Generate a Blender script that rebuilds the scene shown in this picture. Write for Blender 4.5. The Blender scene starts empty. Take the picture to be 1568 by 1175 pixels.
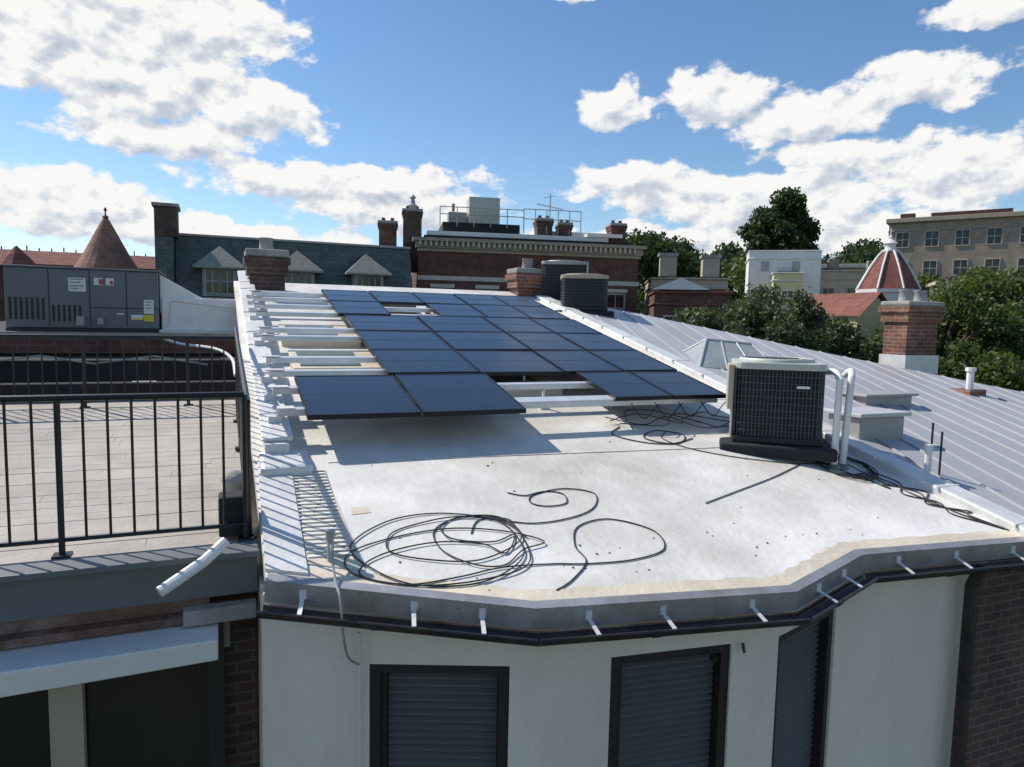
import bpy, math, random
import numpy as np
from mathutils import Matrix, Vector
random.seed(7); rng=np.random.default_rng(5)
scene=bpy.context.scene
COL=scene.collection
rad=math.radians
# ------------------------------------------------------------------ materials
def newmat(name):
    m=bpy.data.materials.new(name); m.use_nodes=True
    nt=m.node_tree; b=nt.nodes['Principled BSDF']
    return m,nt,b
def N(nt,t,**kw):
    n=nt.nodes.new(t)
    for k,v in kw.items():
        if hasattr(n,k): setattr(n,k,v)
        else: n.inputs[k].default_value=v
    return n
def ramp(nt,stops,src):
    r=nt.nodes.new('ShaderNodeValToRGB'); e=r.color_ramp.elements
    while len(e)<len(stops): e.new(.5)
    for i,(p,c) in enumerate(stops):
        e[i].position=p; e[i].color=(c[0],c[1],c[2],1)
    nt.links.new(src,r.inputs[0]); return r.outputs[0]
def objvec(nt,scale=(1,1,1)):
    tc=nt.nodes.new('ShaderNodeTexCoord'); mp=nt.nodes.new('ShaderNodeMapping'); mp.inputs['Scale'].default_value=scale
    nt.links.new(tc.outputs['Object'],mp.inputs[0]); return mp.outputs[0]
def surf(name,c,rough=.7,metal=0.,var=.25,scale=3.,bump=.15,stain=None,stain_amt=.5,vec=(1,1,1)):
    m,nt,b=newmat(name)
    v=objvec(nt,vec)
    n=N(nt,'ShaderNodeTexNoise',Scale=scale,Detail=8.,Roughness=.62); nt.links.new(v,n.inputs['Vector'])
    lo=[k*(1-var) for k in c]; hi=[min(1,k*(1+var*.6)) for k in c]
    col=ramp(nt,[(.3,lo),(.68,hi)],n.outputs['Fac'])
    if stain:
        n2=N(nt,'ShaderNodeTexNoise',Scale=scale*.28,Detail=10.,Roughness=.7); nt.links.new(v,n2.inputs['Vector'])
        f=ramp(nt,[(.46,(0,0,0)),(.7,(stain_amt,)*3)],n2.outputs['Fac'])
        mx=N(nt,'ShaderNodeMix',data_type='RGBA'); nt.links.new(f,mx.inputs[0]); nt.links.new(col,mx.inputs[6]); mx.inputs[7].default_value=(*stain,1)
        col=mx.outputs[2]
    nt.links.new(col,b.inputs['Base Color'])
    b.inputs['Roughness'].default_value=rough; b.inputs['Metallic'].default_value=metal
    if bump:
        n3=N(nt,'ShaderNodeTexNoise',Scale=scale*9,Detail=4.); nt.links.new(v,n3.inputs['Vector'])
        bp=N(nt,'ShaderNodeBump',Strength=bump,Distance=.02); nt.links.new(n3.outputs['Fac'],bp.inputs['Height']); nt.links.new(bp.outputs[0],b.inputs['Normal'])
    return m
def brickmat(name,c1,c2,mortar,bw=.21,bh=.075,dirt=.5):
    m,nt,b=newmat(name)
    tc=nt.nodes.new('ShaderNodeTexCoord'); sp=nt.nodes.new('ShaderNodeSeparateXYZ'); nt.links.new(tc.outputs['Object'],sp.inputs[0])
    ad=N(nt,'ShaderNodeMath',operation='ADD'); nt.links.new(sp.outputs[0],ad.inputs[0]); nt.links.new(sp.outputs[1],ad.inputs[1])
    cb=nt.nodes.new('ShaderNodeCombineXYZ'); nt.links.new(ad.outputs[0],cb.inputs[0]); nt.links.new(sp.outputs[2],cb.inputs[1])
    br=nt.nodes.new('ShaderNodeTexBrick'); nt.links.new(cb.outputs[0],br.inputs['Vector'])
    br.inputs['Color1'].default_value=(*c1,1); br.inputs['Color2'].default_value=(*c2,1); br.inputs['Mortar'].default_value=(*mortar,1)
    br.inputs['Scale'].default_value=1; br.inputs['Brick Width'].default_value=bw; br.inputs['Row Height'].default_value=bh; br.inputs['Mortar Size'].default_value=.008
    n=N(nt,'ShaderNodeTexNoise',Scale=1.3,Detail=9.,Roughness=.7); nt.links.new(tc.outputs['Object'],n.inputs['Vector'])
    f=ramp(nt,[(.35,(dirt,)*3),(.65,(1.1,)*3)],n.outputs['Fac'])
    mx=N(nt,'ShaderNodeMix',data_type='RGBA',blend_type='MULTIPLY'); mx.inputs[0].default_value=1
    nt.links.new(br.outputs['Color'],mx.inputs[6]); nt.links.new(f,mx.inputs[7]); nt.links.new(mx.outputs[2],b.inputs['Base Color'])
    b.inputs['Roughness'].default_value=.9
    bp=N(nt,'ShaderNodeBump',Strength=.5,Distance=.01,invert=True); nt.links.new(br.outputs['Fac'],bp.inputs['Height']); nt.links.new(bp.outputs[0],b.inputs['Normal'])
    return m
def leafmat(name,a,bcol,c):
    m,nt,b=newmat(name)
    g=nt.nodes.new('ShaderNodeNewGeometry')
    v=objvec(nt); n=N(nt,'ShaderNodeTexNoise',Scale=.55,Detail=3.); nt.links.new(v,n.inputs['Vector'])
    ad=N(nt,'ShaderNodeMath',operation='MULTIPLY_ADD'); nt.links.new(g.outputs['Random Per Island'],ad.inputs[0]); ad.inputs[1].default_value=.45
    nt.links.new(n.outputs['Fac'],ad.inputs[2])
    s=N(nt,'ShaderNodeMath',operation='SUBTRACT'); nt.links.new(ad.outputs[0],s.inputs[0]); s.inputs[1].default_value=.22
    nt.links.new(ramp(nt,[(.15,a),(.5,bcol),(.85,c)],s.outputs[0]),b.inputs['Base Color'])
    b.inputs['Roughness'].default_value=.6
    tr=nt.nodes.new('ShaderNodeBsdfTranslucent'); tr.inputs[0].default_value=(bcol[0]*1.8,bcol[1]*1.9,bcol[2],1)
    ms=nt.nodes.new('ShaderNodeMixShader'); ms.inputs[0].default_value=.3
    out=nt.nodes['Material Output']; nt.links.new(b.outputs[0],ms.inputs[1]); nt.links.new(tr.outputs[0],ms.inputs[2]); nt.links.new(ms.outputs[0],out.inputs[0])
    return m
M={}
M['roofwhite']=surf('roof_coating',(.78,.76,.71),.5,0,.17,1.7,.3,(.50,.45,.37),.85)
M['cream']=surf('cream_edge_coating',(.72,.64,.50),.6,0,.18,2.2,.3,(.46,.40,.31),.7)
M['stucco']=surf('white_stucco',(.80,.73,.64),.88,0,.09,1.8,.6,(.50,.44,.36),.55,(1,1,.3))
M['flash']=surf('silver_flashing',(.76,.755,.74),.45,.15,.2,2.5,.3,(.46,.43,.40),.6)
M['drip']=surf('metal_drip_edge',(.40,.40,.41),.42,.5,.3,4,.1,(.28,.20,.14),.8)
M['gutter']=surf('dark_gutter',(.035,.035,.04),.4,.3,.4,5,.1,(.16,.09,.05),.6)
M['rust']=surf('rusty_metal',(.20,.11,.075),.8,.1,.5,5,.3,(.48,.46,.44),.9)
M['black']=surf('black_paint',(.015,.015,.018),.42,0,.3,5,.05)
M['cable']=surf('cable_rubber',(.025,.024,.024),.5,0,.3,5,0)
M['glass']=surf('dark_glass',(.012,.016,.02),.06,0,.2,1,0)
M['winfr']=surf('window_frame',(.02,.02,.024),.45,0,.2,4,.05)
M['shutter']=surf('shutter_slat',(.095,.10,.105),.55,0,.15,3,.05)
M['mroof']=surf('metal_roof',(.46,.46,.475),.48,.2,.12,1.2,.12,(.37,.375,.39),.5,(1,.25,1))
M['mrib']=surf('metal_rib',(.52,.525,.54),.48,.2,.15,2,.05)
M['alu']=surf('aluminium_rail',(.74,.745,.75),.38,.4,.12,5,.03)
M['pvc']=surf('white_pipe',(.78,.77,.75),.4,0,.1,4,.05,(.5,.48,.45),.4)
M['conc']=surf('weathered_concrete',(.36,.35,.33),.9,0,.3,3,.5,(.16,.15,.14),.6)
M['deck']=surf('deck_paver',(.46,.42,.37),.85,0,.16,3,.3,(.31,.28,.24),.7)
M['grey']=surf('grey_steel_cabinet',(.16,.17,.18),.5,.1,.12,1.5,.05,(.11,.115,.12),.4)
M['grey2']=surf('grey_cabinet_light',(.35,.355,.35),.5,.1,.12,2,.05)
M['grille']=surf('grille_wire',(.10,.11,.125),.4,.3,.1,4,0)
M['coil']=surf('coil_fins',(.016,.018,.024),.5,.3,.3,9,.2)
M['label']=surf('white_label',(.72,.73,.74),.5,0,.15,30,0)
M['yellow']=surf('yellow_label',(.75,.6,.06),.5,0,.1,20,0)
M['redl']=surf('red_label',(.5,.04,.04),.5,0,.1,20,0)
M['brick']=brickmat('red_brick',(.31,.12,.075),(.18,.08,.055),(.32,.28,.24))
M['brickd']=brickmat('dark_brick',(.14,.07,.055),(.08,.05,.042),(.15,.135,.12))
M['brickfar']=brickmat('old_red_brick',(.18,.075,.055),(.125,.055,.042),(.17,.13,.11),.3,.1)
M['tanbrick']=brickmat('tan_brick',(.36,.29,.22),(.31,.255,.20),(.33,.30,.26),.4,.14,.75)
M['slate']=brickmat('green_slate',(.13,.155,.15),(.09,.115,.115),(.05,.065,.065),.35,.22,.75)
M['slate2']=surf('slate_shingle_light',(.28,.28,.24),.8,0,.3,6,.3)
M['cornice']=surf('stone_cornice',(.38,.32,.24),.8,0,.2,2,.3)
M['stone']=surf('stone_trim',(.55,.50,.42),.8,0,.15,2,.2)
M['greytrim']=surf('painted_trim_grey',(.33,.36,.35),.7,0,.15,2,.1)
M['terra']=brickmat('terracotta_tile',(.36,.19,.13),(.28,.15,.11),(.16,.09,.07),.3,.22,.7)
M['redtile']=brickmat('red_tile',(.27,.10,.075),(.20,.075,.06),(.11,.05,.04),.35,.25,.75)
M['white']=surf('white_paint',(.76,.75,.72),.6,0,.08,2,.1,(.55,.54,.5),.3)
M['yellowp']=surf('yellow_paint',(.64,.58,.33),.7,0,.1,2,.1)
M['pale']=surf('pale_green_metal',(.48,.51,.46),.5,.1,.12,1,.05)
M['tan']=surf('tan_render',(.42,.37,.29),.85,0,.15,1,.2)
M['membrane']=surf('dark_membrane',(.022,.023,.026),.9,0,.3,2,.2)
M['bark']=surf('bark',(.09,.07,.055),.95,0,.4,5,.6)
M['asphalt']=surf('asphalt',(.05,.05,.052),.9,0,.3,2,.5)
M['ground']=surf('ground_soil_grass',(.075,.09,.04),.95,0,.4,.4,.5,(.12,.10,.07),.6)
M['plane']=surf('panel_frame',(.02,.021,.025),.35,.4,.1,4,0)
M['skyglass']=surf('skylight_glass',(.16,.21,.19),.15,0,.2,2,0)
M['skywhite']=surf('translucent_skylight',(.40,.43,.42),.25,0,.25,2,0)
M['leafA']=leafmat('leaf_dark',(.012,.028,.010),(.030,.057,.016),(.060,.092,.025))
M['leafB']=leafmat('leaf_mid',(.028,.048,.012),(.068,.095,.022),(.13,.15,.035))
M['leafC']=leafmat('leaf_olive',(.028,.040,.018),(.062,.082,.036),(.12,.135,.06))
def solarmat():
    m,nt,b=newmat('solar_glass')
    tc=nt.nodes.new('ShaderNodeTexCoord')
    br=nt.nodes.new('ShaderNodeTexBrick'); br.offset=0; nt.links.new(tc.outputs['Object'],br.inputs['Vector'])
    br.inputs['Color1'].default_value=(.010,.014,.024,1); br.inputs['Color2'].default_value=(.013,.018,.029,1); br.inputs['Mortar'].default_value=(.022,.027,.04,1)
    br.inputs['Scale'].default_value=1; br.inputs['Brick Width'].default_value=.16; br.inputs['Row Height'].default_value=.16; br.inputs['Mortar Size'].default_value=.003
    nt.links.new(br.outputs['Color'],b.inputs['Base Color'])
    n=N(nt,'ShaderNodeTexNoise',Scale=1.5,Detail=6.); nt.links.new(tc.outputs['Object'],n.inputs['Vector'])
    mr=N(nt,'ShaderNodeMapRange'); mr.inputs[3].default_value=.10; mr.inputs[4].default_value=.28; nt.links.new(n.outputs['Fac'],mr.inputs[0]); nt.links.new(mr.outputs[0],b.inputs['Roughness'])
    b.inputs['IOR'].default_value=1.65
    return m
M['solar']=solarmat()
# ------------------------------------------------------------------ mesh helpers
def group(name,loc=(0,0,0),rz=0):
    e=bpy.data.objects.new(name,None); e.empty_display_size=.3; COL.objects.link(e); e.location=loc; e.rotation_euler=(0,0,rz); return e
class P:
    def __init__(s): s.v=[]; s.f=[]
    def add(s,vs,fs):
        o=len(s.v); s.v+= [tuple(v) for v in vs]; s.f+=[tuple(i+o for i in f) for f in fs]; return s
    def box(s,x0,x1,y0,y1,z0,z1):
        vs=[(x,y,z) for z in (z0,z1) for x,y in ((x0,y0),(x1,y0),(x1,y1),(x0,y1))]
        return s.add(vs,[(0,3,2,1),(4,5,6,7),(0,1,5,4),(1,2,6,5),(2,3,7,6),(3,0,4,7)])
    def prism(s,poly,ft,fb):
        n=len(poly); T=[(x,y,ft(x,y) if callable(ft) else ft) for x,y in poly]; B=[(x,y,fb(x,y) if callable(fb) else fb) for x,y in poly]
        return s.add(B+T,[tuple(range(n))[::-1],tuple(range(n,2*n))]+[(i,(i+1)%n,n+(i+1)%n,n+i) for i in range(n)])
    def slab(s,x0,x1,y0,y1,fz,t):
        return s.prism([(x0,y0),(x1,y0),(x1,y1),(x0,y1)],fz,lambda x,y:fz(x,y)-t)
    def hexa(s,b,t):
        return s.add(list(b)+list(t),[(3,2,1,0),(4,5,6,7),(0,1,5,4),(1,2,6,5),(2,3,7,6),(3,0,4,7)])
    def seg(s,a,b,w,z0a,z1a,z0b=None,z1b=None):
        if z0b is None: z0b,z1b=z0a,z1a
        a=Vector(a);b=Vector(b); d=(b-a).normalized(); n=Vector((-d.y,d.x))*w/2
        A=[a-n,b-n,b+n,a+n]; zz0=[z0a,z0b,z0b,z0a]; zz1=[z1a,z1b,z1b,z1a]
        return s.hexa([(p.x,p.y,z) for p,z in zip(A,zz0)],[(p.x,p.y,z) for p,z in zip(A,zz1)])
    def cyl(s,a,b,r0,r1=None,n=10):
        if r1 is None: r1=r0
        a=Vector(a);b=Vector(b);d=(b-a).normalized(); u=d.orthogonal().normalized(); w=d.cross(u)
        vs=[a+(u*math.cos(t)+w*math.sin(t))*r0 for t in [2*math.pi*i/n for i in range(n)]]+[b+(u*math.cos(t)+w*math.sin(t))*r1 for t in [2*math.pi*i/n for i in range(n)]]
        return s.add(vs,[tuple(range(n))[::-1],tuple(range(n,2*n))]+[(i,(i+1)%n,n+(i+1)%n,n+i) for i in range(n)])
    def tube(s,pts,r,n=6):
        pts=[Vector(p) for p in pts]; o=len(s.v); up=Vector((0,0,1)); L=len(pts)
        for i,p in enumerate(pts):
            d=(pts[min(i+1,L-1)]-pts[max(i-1,0)]).normalized()
            u=d.cross(up); u=u.normalized() if u.length>.05 else Vector((1,0,0)); w=u.cross(d)
            for k in range(n):
                t=2*math.pi*k/n; s.v.append(tuple(p+(u*math.cos(t)+w*math.sin(t))*r))
        for i in range(L-1):
            for k in range(n): s.f.append((o+i*n+k,o+i*n+(k+1)%n,o+(i+1)*n+(k+1)%n,o+(i+1)*n+k))
        s.f.append(tuple(o+k for k in range(n))); s.f.append(tuple(o+(L-1)*n+k for k in range(n))[::-1]); return s
    def lathe(s,cx,cy,prof,n=16,rot=0):
        o=len(s.v)
        for r,z in prof:
            for k in range(n):
                t=2*math.pi*k/n+rot; s.v.append((cx+r*math.cos(t),cy+r*math.sin(t),z))
        for i in range(len(prof)-1):
            for k in range(n): s.f.append((o+i*n+k,o+i*n+(k+1)%n,o+(i+1)*n+(k+1)%n,o+(i+1)*n+k))
        return s
    def make(s,name,mat,parent=None,bevel=0,smooth=False):
        me=bpy.data.meshes.new(name); me.from_pydata(s.v,[],s.f); me.materials.append(M[mat] if isinstance(mat,str) else mat)
        if smooth: me.polygons.foreach_set('use_smooth',[True]*len(me.polygons))
        me.update(); ob=bpy.data.objects.new(name,me); COL.objects.link(ob)
        if parent: ob.parent=parent
        if bevel:
            b=ob.modifiers.new('b','BEVEL'); b.width=bevel; b.segments=2; b.limit_method='ANGLE'
        return ob
def smoothpts(pts,k=8,closed=False):
    pts=[Vector(p) for p in pts]; out=[]; n=len(pts)
    for i in range(n-1):
        p0=pts[max(i-1,0)];p1=pts[i];p2=pts[i+1];p3=pts[min(i+2,n-1)]
        for j in range(k):
            t=j/k; out.append(.5*((2*p1)+(p2-p0)*t+(2*p0-5*p1+4*p2-p3)*t*t+(3*p1-p0-3*p2+p3)*t**3))
    out.append(pts[-1]); return out
RZ=lambda x,y:-2.5+.222*y
PZ=lambda x,y:-2.175+.222*y
MZ=lambda x,y:-2.45+.222*y-.05*(x-6.3)
# ------------------------------------------------------------------ ground
def ground():
    n=80; xs=np.sign(np.linspace(-1,1,n))*np.abs(np.linspace(-1,1,n))**2.2*1500; v=[]
    for y in xs:
        for x in xs:
            d=math.hypot(x,y); t=min(1,max(0,(d-55)/120)); v.append((x,y,-11+9*t*t*(3-2*t)))
    f=[(j*n+i,j*n+i+1,(j+1)*n+i+1,(j+1)*n+i) for j in range(n-1) for i in range(n-1)]
    p=P(); p.add(v,f); p.make('ground','ground',smooth=True)
    p=P(); p.box(-40,40,-3.2,.6,-10.99,-10.97); p.make('alley_road','asphalt')
    p=P(); p.box(-40,40,24,32,-10.99,-10.97); p.make('road','asphalt')
ground()
# ------------------------------------------------------------------ our row house
H=group('white_row_house')
edge=[(.22,4.24),(1.70,3.62),(3.49,3.39),(4.40,3.66),(6.25,3.50)]
wall=[(.20,4.37),(1.74,3.74),(3.47,3.51),(4.38,3.79),(5.66,3.65)]
BK=14.2
P().prism(edge+[(6.25,BK),(.22,BK)],RZ,lambda x,y:RZ(x,y)-.10).make('roof','roofwhite',H)
def inset(pts,d):
    out=[]
    for i,p in enumerate(pts):
        a=Vector(pts[max(i-1,0)]);b=Vector(pts[min(i+1,len(pts)-1)]);t=(b-a).normalized();out.append((p[0]-t.y*d,p[1]+t.x*d))
    return out
p=P()
for i in range(4):
    A0=Vector(edge[i]);B0=Vector(edge[i+1]);I0=Vector(inset(edge,.17)[i]);I1=Vector(inset(edge,.17)[i+1]); K=24
    for k in range(K):
        a=A0.lerp(B0,k/K);b=A0.lerp(B0,(k+1)/K); c=I0.lerp(I1,(k+1)/K); d=I0.lerp(I1,k/K)
        wv=lambda t:.010*math.sin(t*1.3+i)+.006*math.sin(t*3.1)
        j=wv(k) if k else 0; j2=wv(k+1) if k<K-1 else 0
        p.add([(a.x,a.y,RZ(*a)+.004),(b.x,b.y,RZ(*b)+.004),(c.x,c.y+j2,RZ(c.x,c.y+j2)+.004),(d.x,d.y+j,RZ(d.x,d.y+j)+.004)],[(0,1,2,3)])
p.make('edge_coating','cream',H)
P().prism([(.46,4.35),(.80,4.2),(.74,5.7),(.55,5.75)],lambda x,y:RZ(x,y)+.009,lambda x,y:RZ(x,y)+.001).make('corrugated_strip_base','cream',H)
p=P()
for i in range(24): y=4.42+i*.055; p.seg((.48,y),(.75,y-.02),.034,RZ(0,y)+.006,RZ(0,y)+.013)
p.make('corrugated_strip_ribs','roofwhite',H)
p=P()
for y in (5.85,7.3,9.2): p.seg((.8,y),(6.15,y-.25),.05,RZ(0,y)-.002,RZ(0,y)+.0018,RZ(0,y-.25)-.002,RZ(0,y-.25)+.0018)
p.seg((3.0,5.8),(3.05,3.6),.04,RZ(0,5.8)-.002,RZ(0,5.8)+.0015,RZ(0,3.6)-.002,RZ(0,3.6)+.0015)
p.make('membrane_seams','roofwhite',H)
P().prism([(.84,4.92),(.98,4.93),(.97,5.03),(.85,5.02)],lambda x,y:RZ(x,y)+.004,lambda x,y:RZ(x,y)+.001).make('membrane_patch','cream',H)
p=P(); random.seed(31)
for k in range(45):
    x=random.uniform(.9,6.0); y=random.uniform(3.75,6.4)
    if k<25: x=random.uniform(.5,5.8); y=random.uniform(3.7,4.3)
    r=random.uniform(.003,.008)
    p.prism([(x+r*math.cos(t)*random.uniform(.6,1.8),y+r*math.sin(t)*random.uniform(.6,1.2)) for t in np.linspace(0,5.2,6)],lambda a,b:RZ(a,b)+.007,lambda a,b:RZ(a,b)+.001)
p.make('roof_grit','bark',H)
p=P();g=P();br=P();ru=P()
out=inset(edge,-.03); gut=inset(edge,-.10)
random.seed(8)
for i in range(4):
    a,b=edge[i],edge[i+1]
    p.prism([out[i],out[i+1],b,a],lambda x,y:RZ(x,y)+.012,lambda x,y:RZ(x,y)-.12)
    e2=inset(edge,.045)
    p.prism([edge[i],edge[i+1],e2[i+1],e2[i]],lambda x,y:RZ(x,y)+.012,lambda x,y:RZ(x,y)+.0055)
    A=Vector(gut[i]);B=Vector(gut[i+1]); za=RZ(*a)-.135; zb=RZ(*b)-.135
    d=(B-A).normalized(); nrm=Vector((d.y,-d.x))
    K=8
    for k in range(K):
        t0=math.pi*k/K; t1=math.pi*(k+1)/K; r=.055; rr=.049
        def pt(Q,t,z,R): o=nrm*(-math.cos(t))*R; return (Q.x+o.x,Q.y+o.y,z-math.sin(t)*R)
        g.hexa([pt(A,t0,za,r),pt(B,t0,zb,r),pt(B,t1,zb,r),pt(A,t1,za,r)],[pt(A,t0,za,rr),pt(B,t0,zb,rr),pt(B,t1,zb,rr),pt(A,t1,za,rr)])
    g.tube([(A.x+nrm.x*.055,A.y+nrm.y*.055,za),(B.x+nrm.x*.055,B.y+nrm.y*.055,zb)],.010)
    ru.tube([(A.x-nrm.x*.055,A.y-nrm.y*.055,za),(B.x-nrm.x*.055,B.y-nrm.y*.055,zb)],.007)
    L=(B-A).length
    for k in range(max(1,int(L/1.1))):
        q=A.lerp(B,(k+.4)/max(1,int(L/1.1))); z=za+(zb-za)*(k+.4)/max(1,int(L/1.1))
        for m in range(K):
            t0=math.pi*m/K; t1=math.pi*(m+1)/K; q2=q+d*.05
            g.hexa([pt(q,t0,z,.060),pt(q2,t0,z,.060),pt(q2,t1,z,.060),pt(q,t1,z,.060)],[pt(q,t0,z,.0555),pt(q2,t0,z,.0555),pt(q2,t1,z,.0555),pt(q,t1,z,.0555)])
    nb=max(2,int(L/.5))
    for k in range(nb):
        t=(k+.5+random.uniform(-.15,.15))/nb; q=A.lerp(B,t); z=za+(zb-za)*t
        e0=(q.x-nrm.x*.072,q.y-nrm.y*.072,z+.06); e1=(q.x+nrm.x*.060+d.x*.02,q.y+nrm.y*.060+d.y*.02,z+.008); dd=d*.013
        br.hexa([(e0[0]-dd.x,e0[1]-dd.y,e0[2]),(e0[0]+dd.x,e0[1]+dd.y,e0[2]),(e1[0]+dd.x,e1[1]+dd.y,e1[2]),(e1[0]-dd.x,e1[1]-dd.y,e1[2])],
                [(e0[0]-dd.x,e0[1]-dd.y,e0[2]+.006),(e0[0]+dd.x,e0[1]+dd.y,e0[2]+.006),(e1[0]+dd.x,e1[1]+dd.y,e1[2]+.006),(e1[0]-dd.x,e1[1]-dd.y,e1[2]+.006)])
        br.box(e0[0]-.02,e0[0]+.02,e0[1]-.012,e0[1]+.0,z+.05,z+.11)
p.make('drip_edge','drip',H); g.make('gutter','gutter',H); br.make('gutter_brackets','flash',H); ru.make('gutter_rust_rim','rust',H)
def bay_wall(a,b,wins,top,W,F,G,S,T):
    a=Vector(a);b=Vector(b);L=(b-a).length;d=(b-a)/L;n=Vector((d.y,-d.x))
    def blk(pp,s0,s1,o0,o1,z0,z1):
        q=[a+d*s0+n*o0,a+d*s1+n*o0,a+d*s1+n*o1,a+d*s0+n*o1]
        pp.hexa([(v.x,v.y,z0) for v in q],[(v.x,v.y,z1) for v in q])
    storeys=[(-2.13,-3.95),(-5.3,-7.0),(-8.3,-10.2)]
    prev=0
    for (s0,s1) in wins:
        blk(W,prev,s0,0,-.22,-11,top); prev=s1
        zt=top
        for (t,bm) in storeys:
            blk(W,s0,s1,0,-.22,t,zt); zt=bm
            fw=.065
            blk(F,s0,s0+fw,-.02,-.14,bm,t); blk(F,s1-fw,s1,-.02,-.14,bm,t); blk(F,s0+fw,s1-fw,-.02,-.14,t-fw,t); blk(F,s0+fw,s1-fw,-.02,-.14,bm,bm+fw)
            blk(F,s0+fw,s0+fw+.035,-.05,-.14,bm+fw,t-fw)
            blk(G,s0+fw,s1-fw,-.13,-.16,bm+fw,t-fw)
            z=t-fw-.03
            while z>bm+fw and (s1-s0)>.5:
                q0=[a+d*(s0+fw+.04)+n*-.085,a+d*(s1-fw-.01)+n*-.085]; q1=[a+d*(s0+fw+.04)+n*-.118,a+d*(s1-fw-.01)+n*-.118]
                S.hexa([(q0[0].x,q0[0].y,z-.045),(q0[1].x,q0[1].y,z-.045),(q1[1].x,q1[1].y,z-.012),(q1[0].x,q1[0].y,z-.012)],
                       [(q0[0].x,q0[0].y,z-.030),(q0[1].x,q0[1].y,z-.030),(q1[1].x,q1[1].y,z+.003),(q1[0].x,q1[0].y,z+.003)])
                z-=.048
            blk(T,s0-.05,s1+.05,.06,-.02,bm-.07,bm)
        blk(W,s0,s1,0,-.22,-11,zt)
    blk(W,prev,L,0,-.22,-11,top)
W=P();F=P();G=P();S=P();T=P()
bay_wall(wall[0],wall[1],[(.66,1.53)],-1.70,W,F,G,S,T)
bay_wall(wall[1],wall[2],[(.535,1.41)],-1.78,W,F,G,S,T)
bay_wall(wall[2],wall[3],[(.05,.90)],-1.78,W,F,G,S,T)
bay_wall(wall[3],wall[4],[],-1.72,W,F,G,S,T)
W.box(.202,.42,4.60,BK,-11,-1.72)
W.box(.3,6.2,BK-.3,BK-.02,-11,.5)
W.make('walls','stucco',H); F.make('window_frames','winfr',H); G.make('window_glass','glass',H); S.make('shutter_slats','shutter',H); T.make('window_sills','stone',H)
p=P()
p.prism([(.31,5.9),(.50,5.9),(.50,BK),(.31,BK)],lambda x,y:RZ(x,y)+.15,lambda x,y:-1.75)
p.prism([(.22,4.32),(.46,4.22),(.50,5.9),(.25,5.9)],lambda x,y:RZ(x,y)+.022,lambda x,y:-1.75)
p.make('parapet_curb','flash',H)
p=P(); random.seed(9)
for i in range(14):
    y=5.95+i*.6; a=random.uniform(0,.02); p.prism([(.29,y),(.53,y),(.53,y+.575),(.29,y+.575)],lambda x,y:RZ(x,y)+.165+a+.02*(x>.4),lambda x,y:RZ(x,y)+.153)
p.make('parapet_cap','flash',H,bevel=.006)
P().prism([(.26,5.60),(.66,5.62),(.64,5.96),(.26,5.96)],lambda x,y:RZ(x,y)+.08,lambda x,y:RZ(x,y)-.02).make('curb_end_lump','flash',H,bevel=.03)
P().tube([(5.58,3.50,-1.85),(5.56,3.56,-2.05),(5.56,3.56,-10.9)],.05,10).make('downpipe','gutter',H)
P().tube([(.74,4.08,-1.9),(.75,4.10,-2.1),(.75,4.10,-8)],.011,8).make('wall_conduit','stucco',H)
P().cyl((.61,4.35,-1.6),(.61,4.35,-1.36),.022).cyl((.61,4.35,-1.38),(.61,4.35,-1.33),.032).make('vent_stub','grey2',H)
P().tube(smoothpts([(.61,4.33,-1.4),(.60,4.1,-1.55),(.61,3.96,-1.62),(.62,3.93,-1.8),(.66,4.0,-2.0),(.74,4.08,-2.1)]),.008).make('drop_wire','grey2',H)
P().cyl((2.98,3.52,-2.2),(2.98,3.56,-2.2),.02).cyl((3.2,3.52,-2.12),(3.2,3.50,-2.18),.01).make('wall_hook','black',H)
p=P();q=P()
for (x0,x1,y0,y1) in ((.74,1.80,8.1,8.85),(.72,1.75,9.5,10.2),(2.35,3.1,11.7,12.3),(2.85,3.75,7.35,7.9)):
    p.slab(x0,x1,y0,y1,lambda x,y:RZ(x,y)+.13,.14); q.slab(x0+.08,x1-.30,y0+.07,y1-.07,lambda x,y:RZ(x,y)+.145,.014)
p.make('skylight_curb','cream',H,bevel=.01); q.make('skylight_glass','skyglass',H)
# ------------------------------------------------------------------ solar array
A=group('solar_panel_array')
g=P();fr=P();ln=P()
def panel(x0,x1,y0,y1):
    e=.010; x0+=e;x1-=e;y0+=e;y1-=e; w=.018; dz=random.uniform(-.004,.004); tx=random.uniform(-.006,.006); ty=random.uniform(-.006,.006)
    Q=lambda x,y:PZ(x,y)+dz+tx*(x-x0)+ty*(y-y0)
    fr.slab(x0,x1,y0,y1,lambda x,y:Q(x,y)-.004,.036)
    for (a,b,c,d) in ((x0,x1,y0,y0+w),(x0,x1,y1-w,y1),(x0,x0+w,y0+w,y1-w),(x1-w,x1,y0+w,y1-w)):
        fr.slab(a,b,c,d,lambda x,y:Q(x,y)+.004,.007)
    g.slab(x0+w,x1-w,y0+w,y1-w,Q,.003)
    ln.slab(x0+w,x1-w,(y0+y1)/2-.0025,(y0+y1)/2+.0025,lambda x,y:Q(x,y)+.002,.0015)
for x0,x1 in ((.65,1.66),(1.66,2.70)): panel(x0,x1,6.03,7.18)
for x0,x1 in ((3.82,4.56),(4.56,5.31)): panel(x0,x1,6.28,7.2)
for y0,y1 in ((7.22,8.17),(8.17,9.12),(9.12,10.07)):
    for x0,x1 in ((1.6,2.65),(2.65,3.7),(3.7,4.5),(4.5,5.3)): panel(x0,x1,y0,y1)
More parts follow.
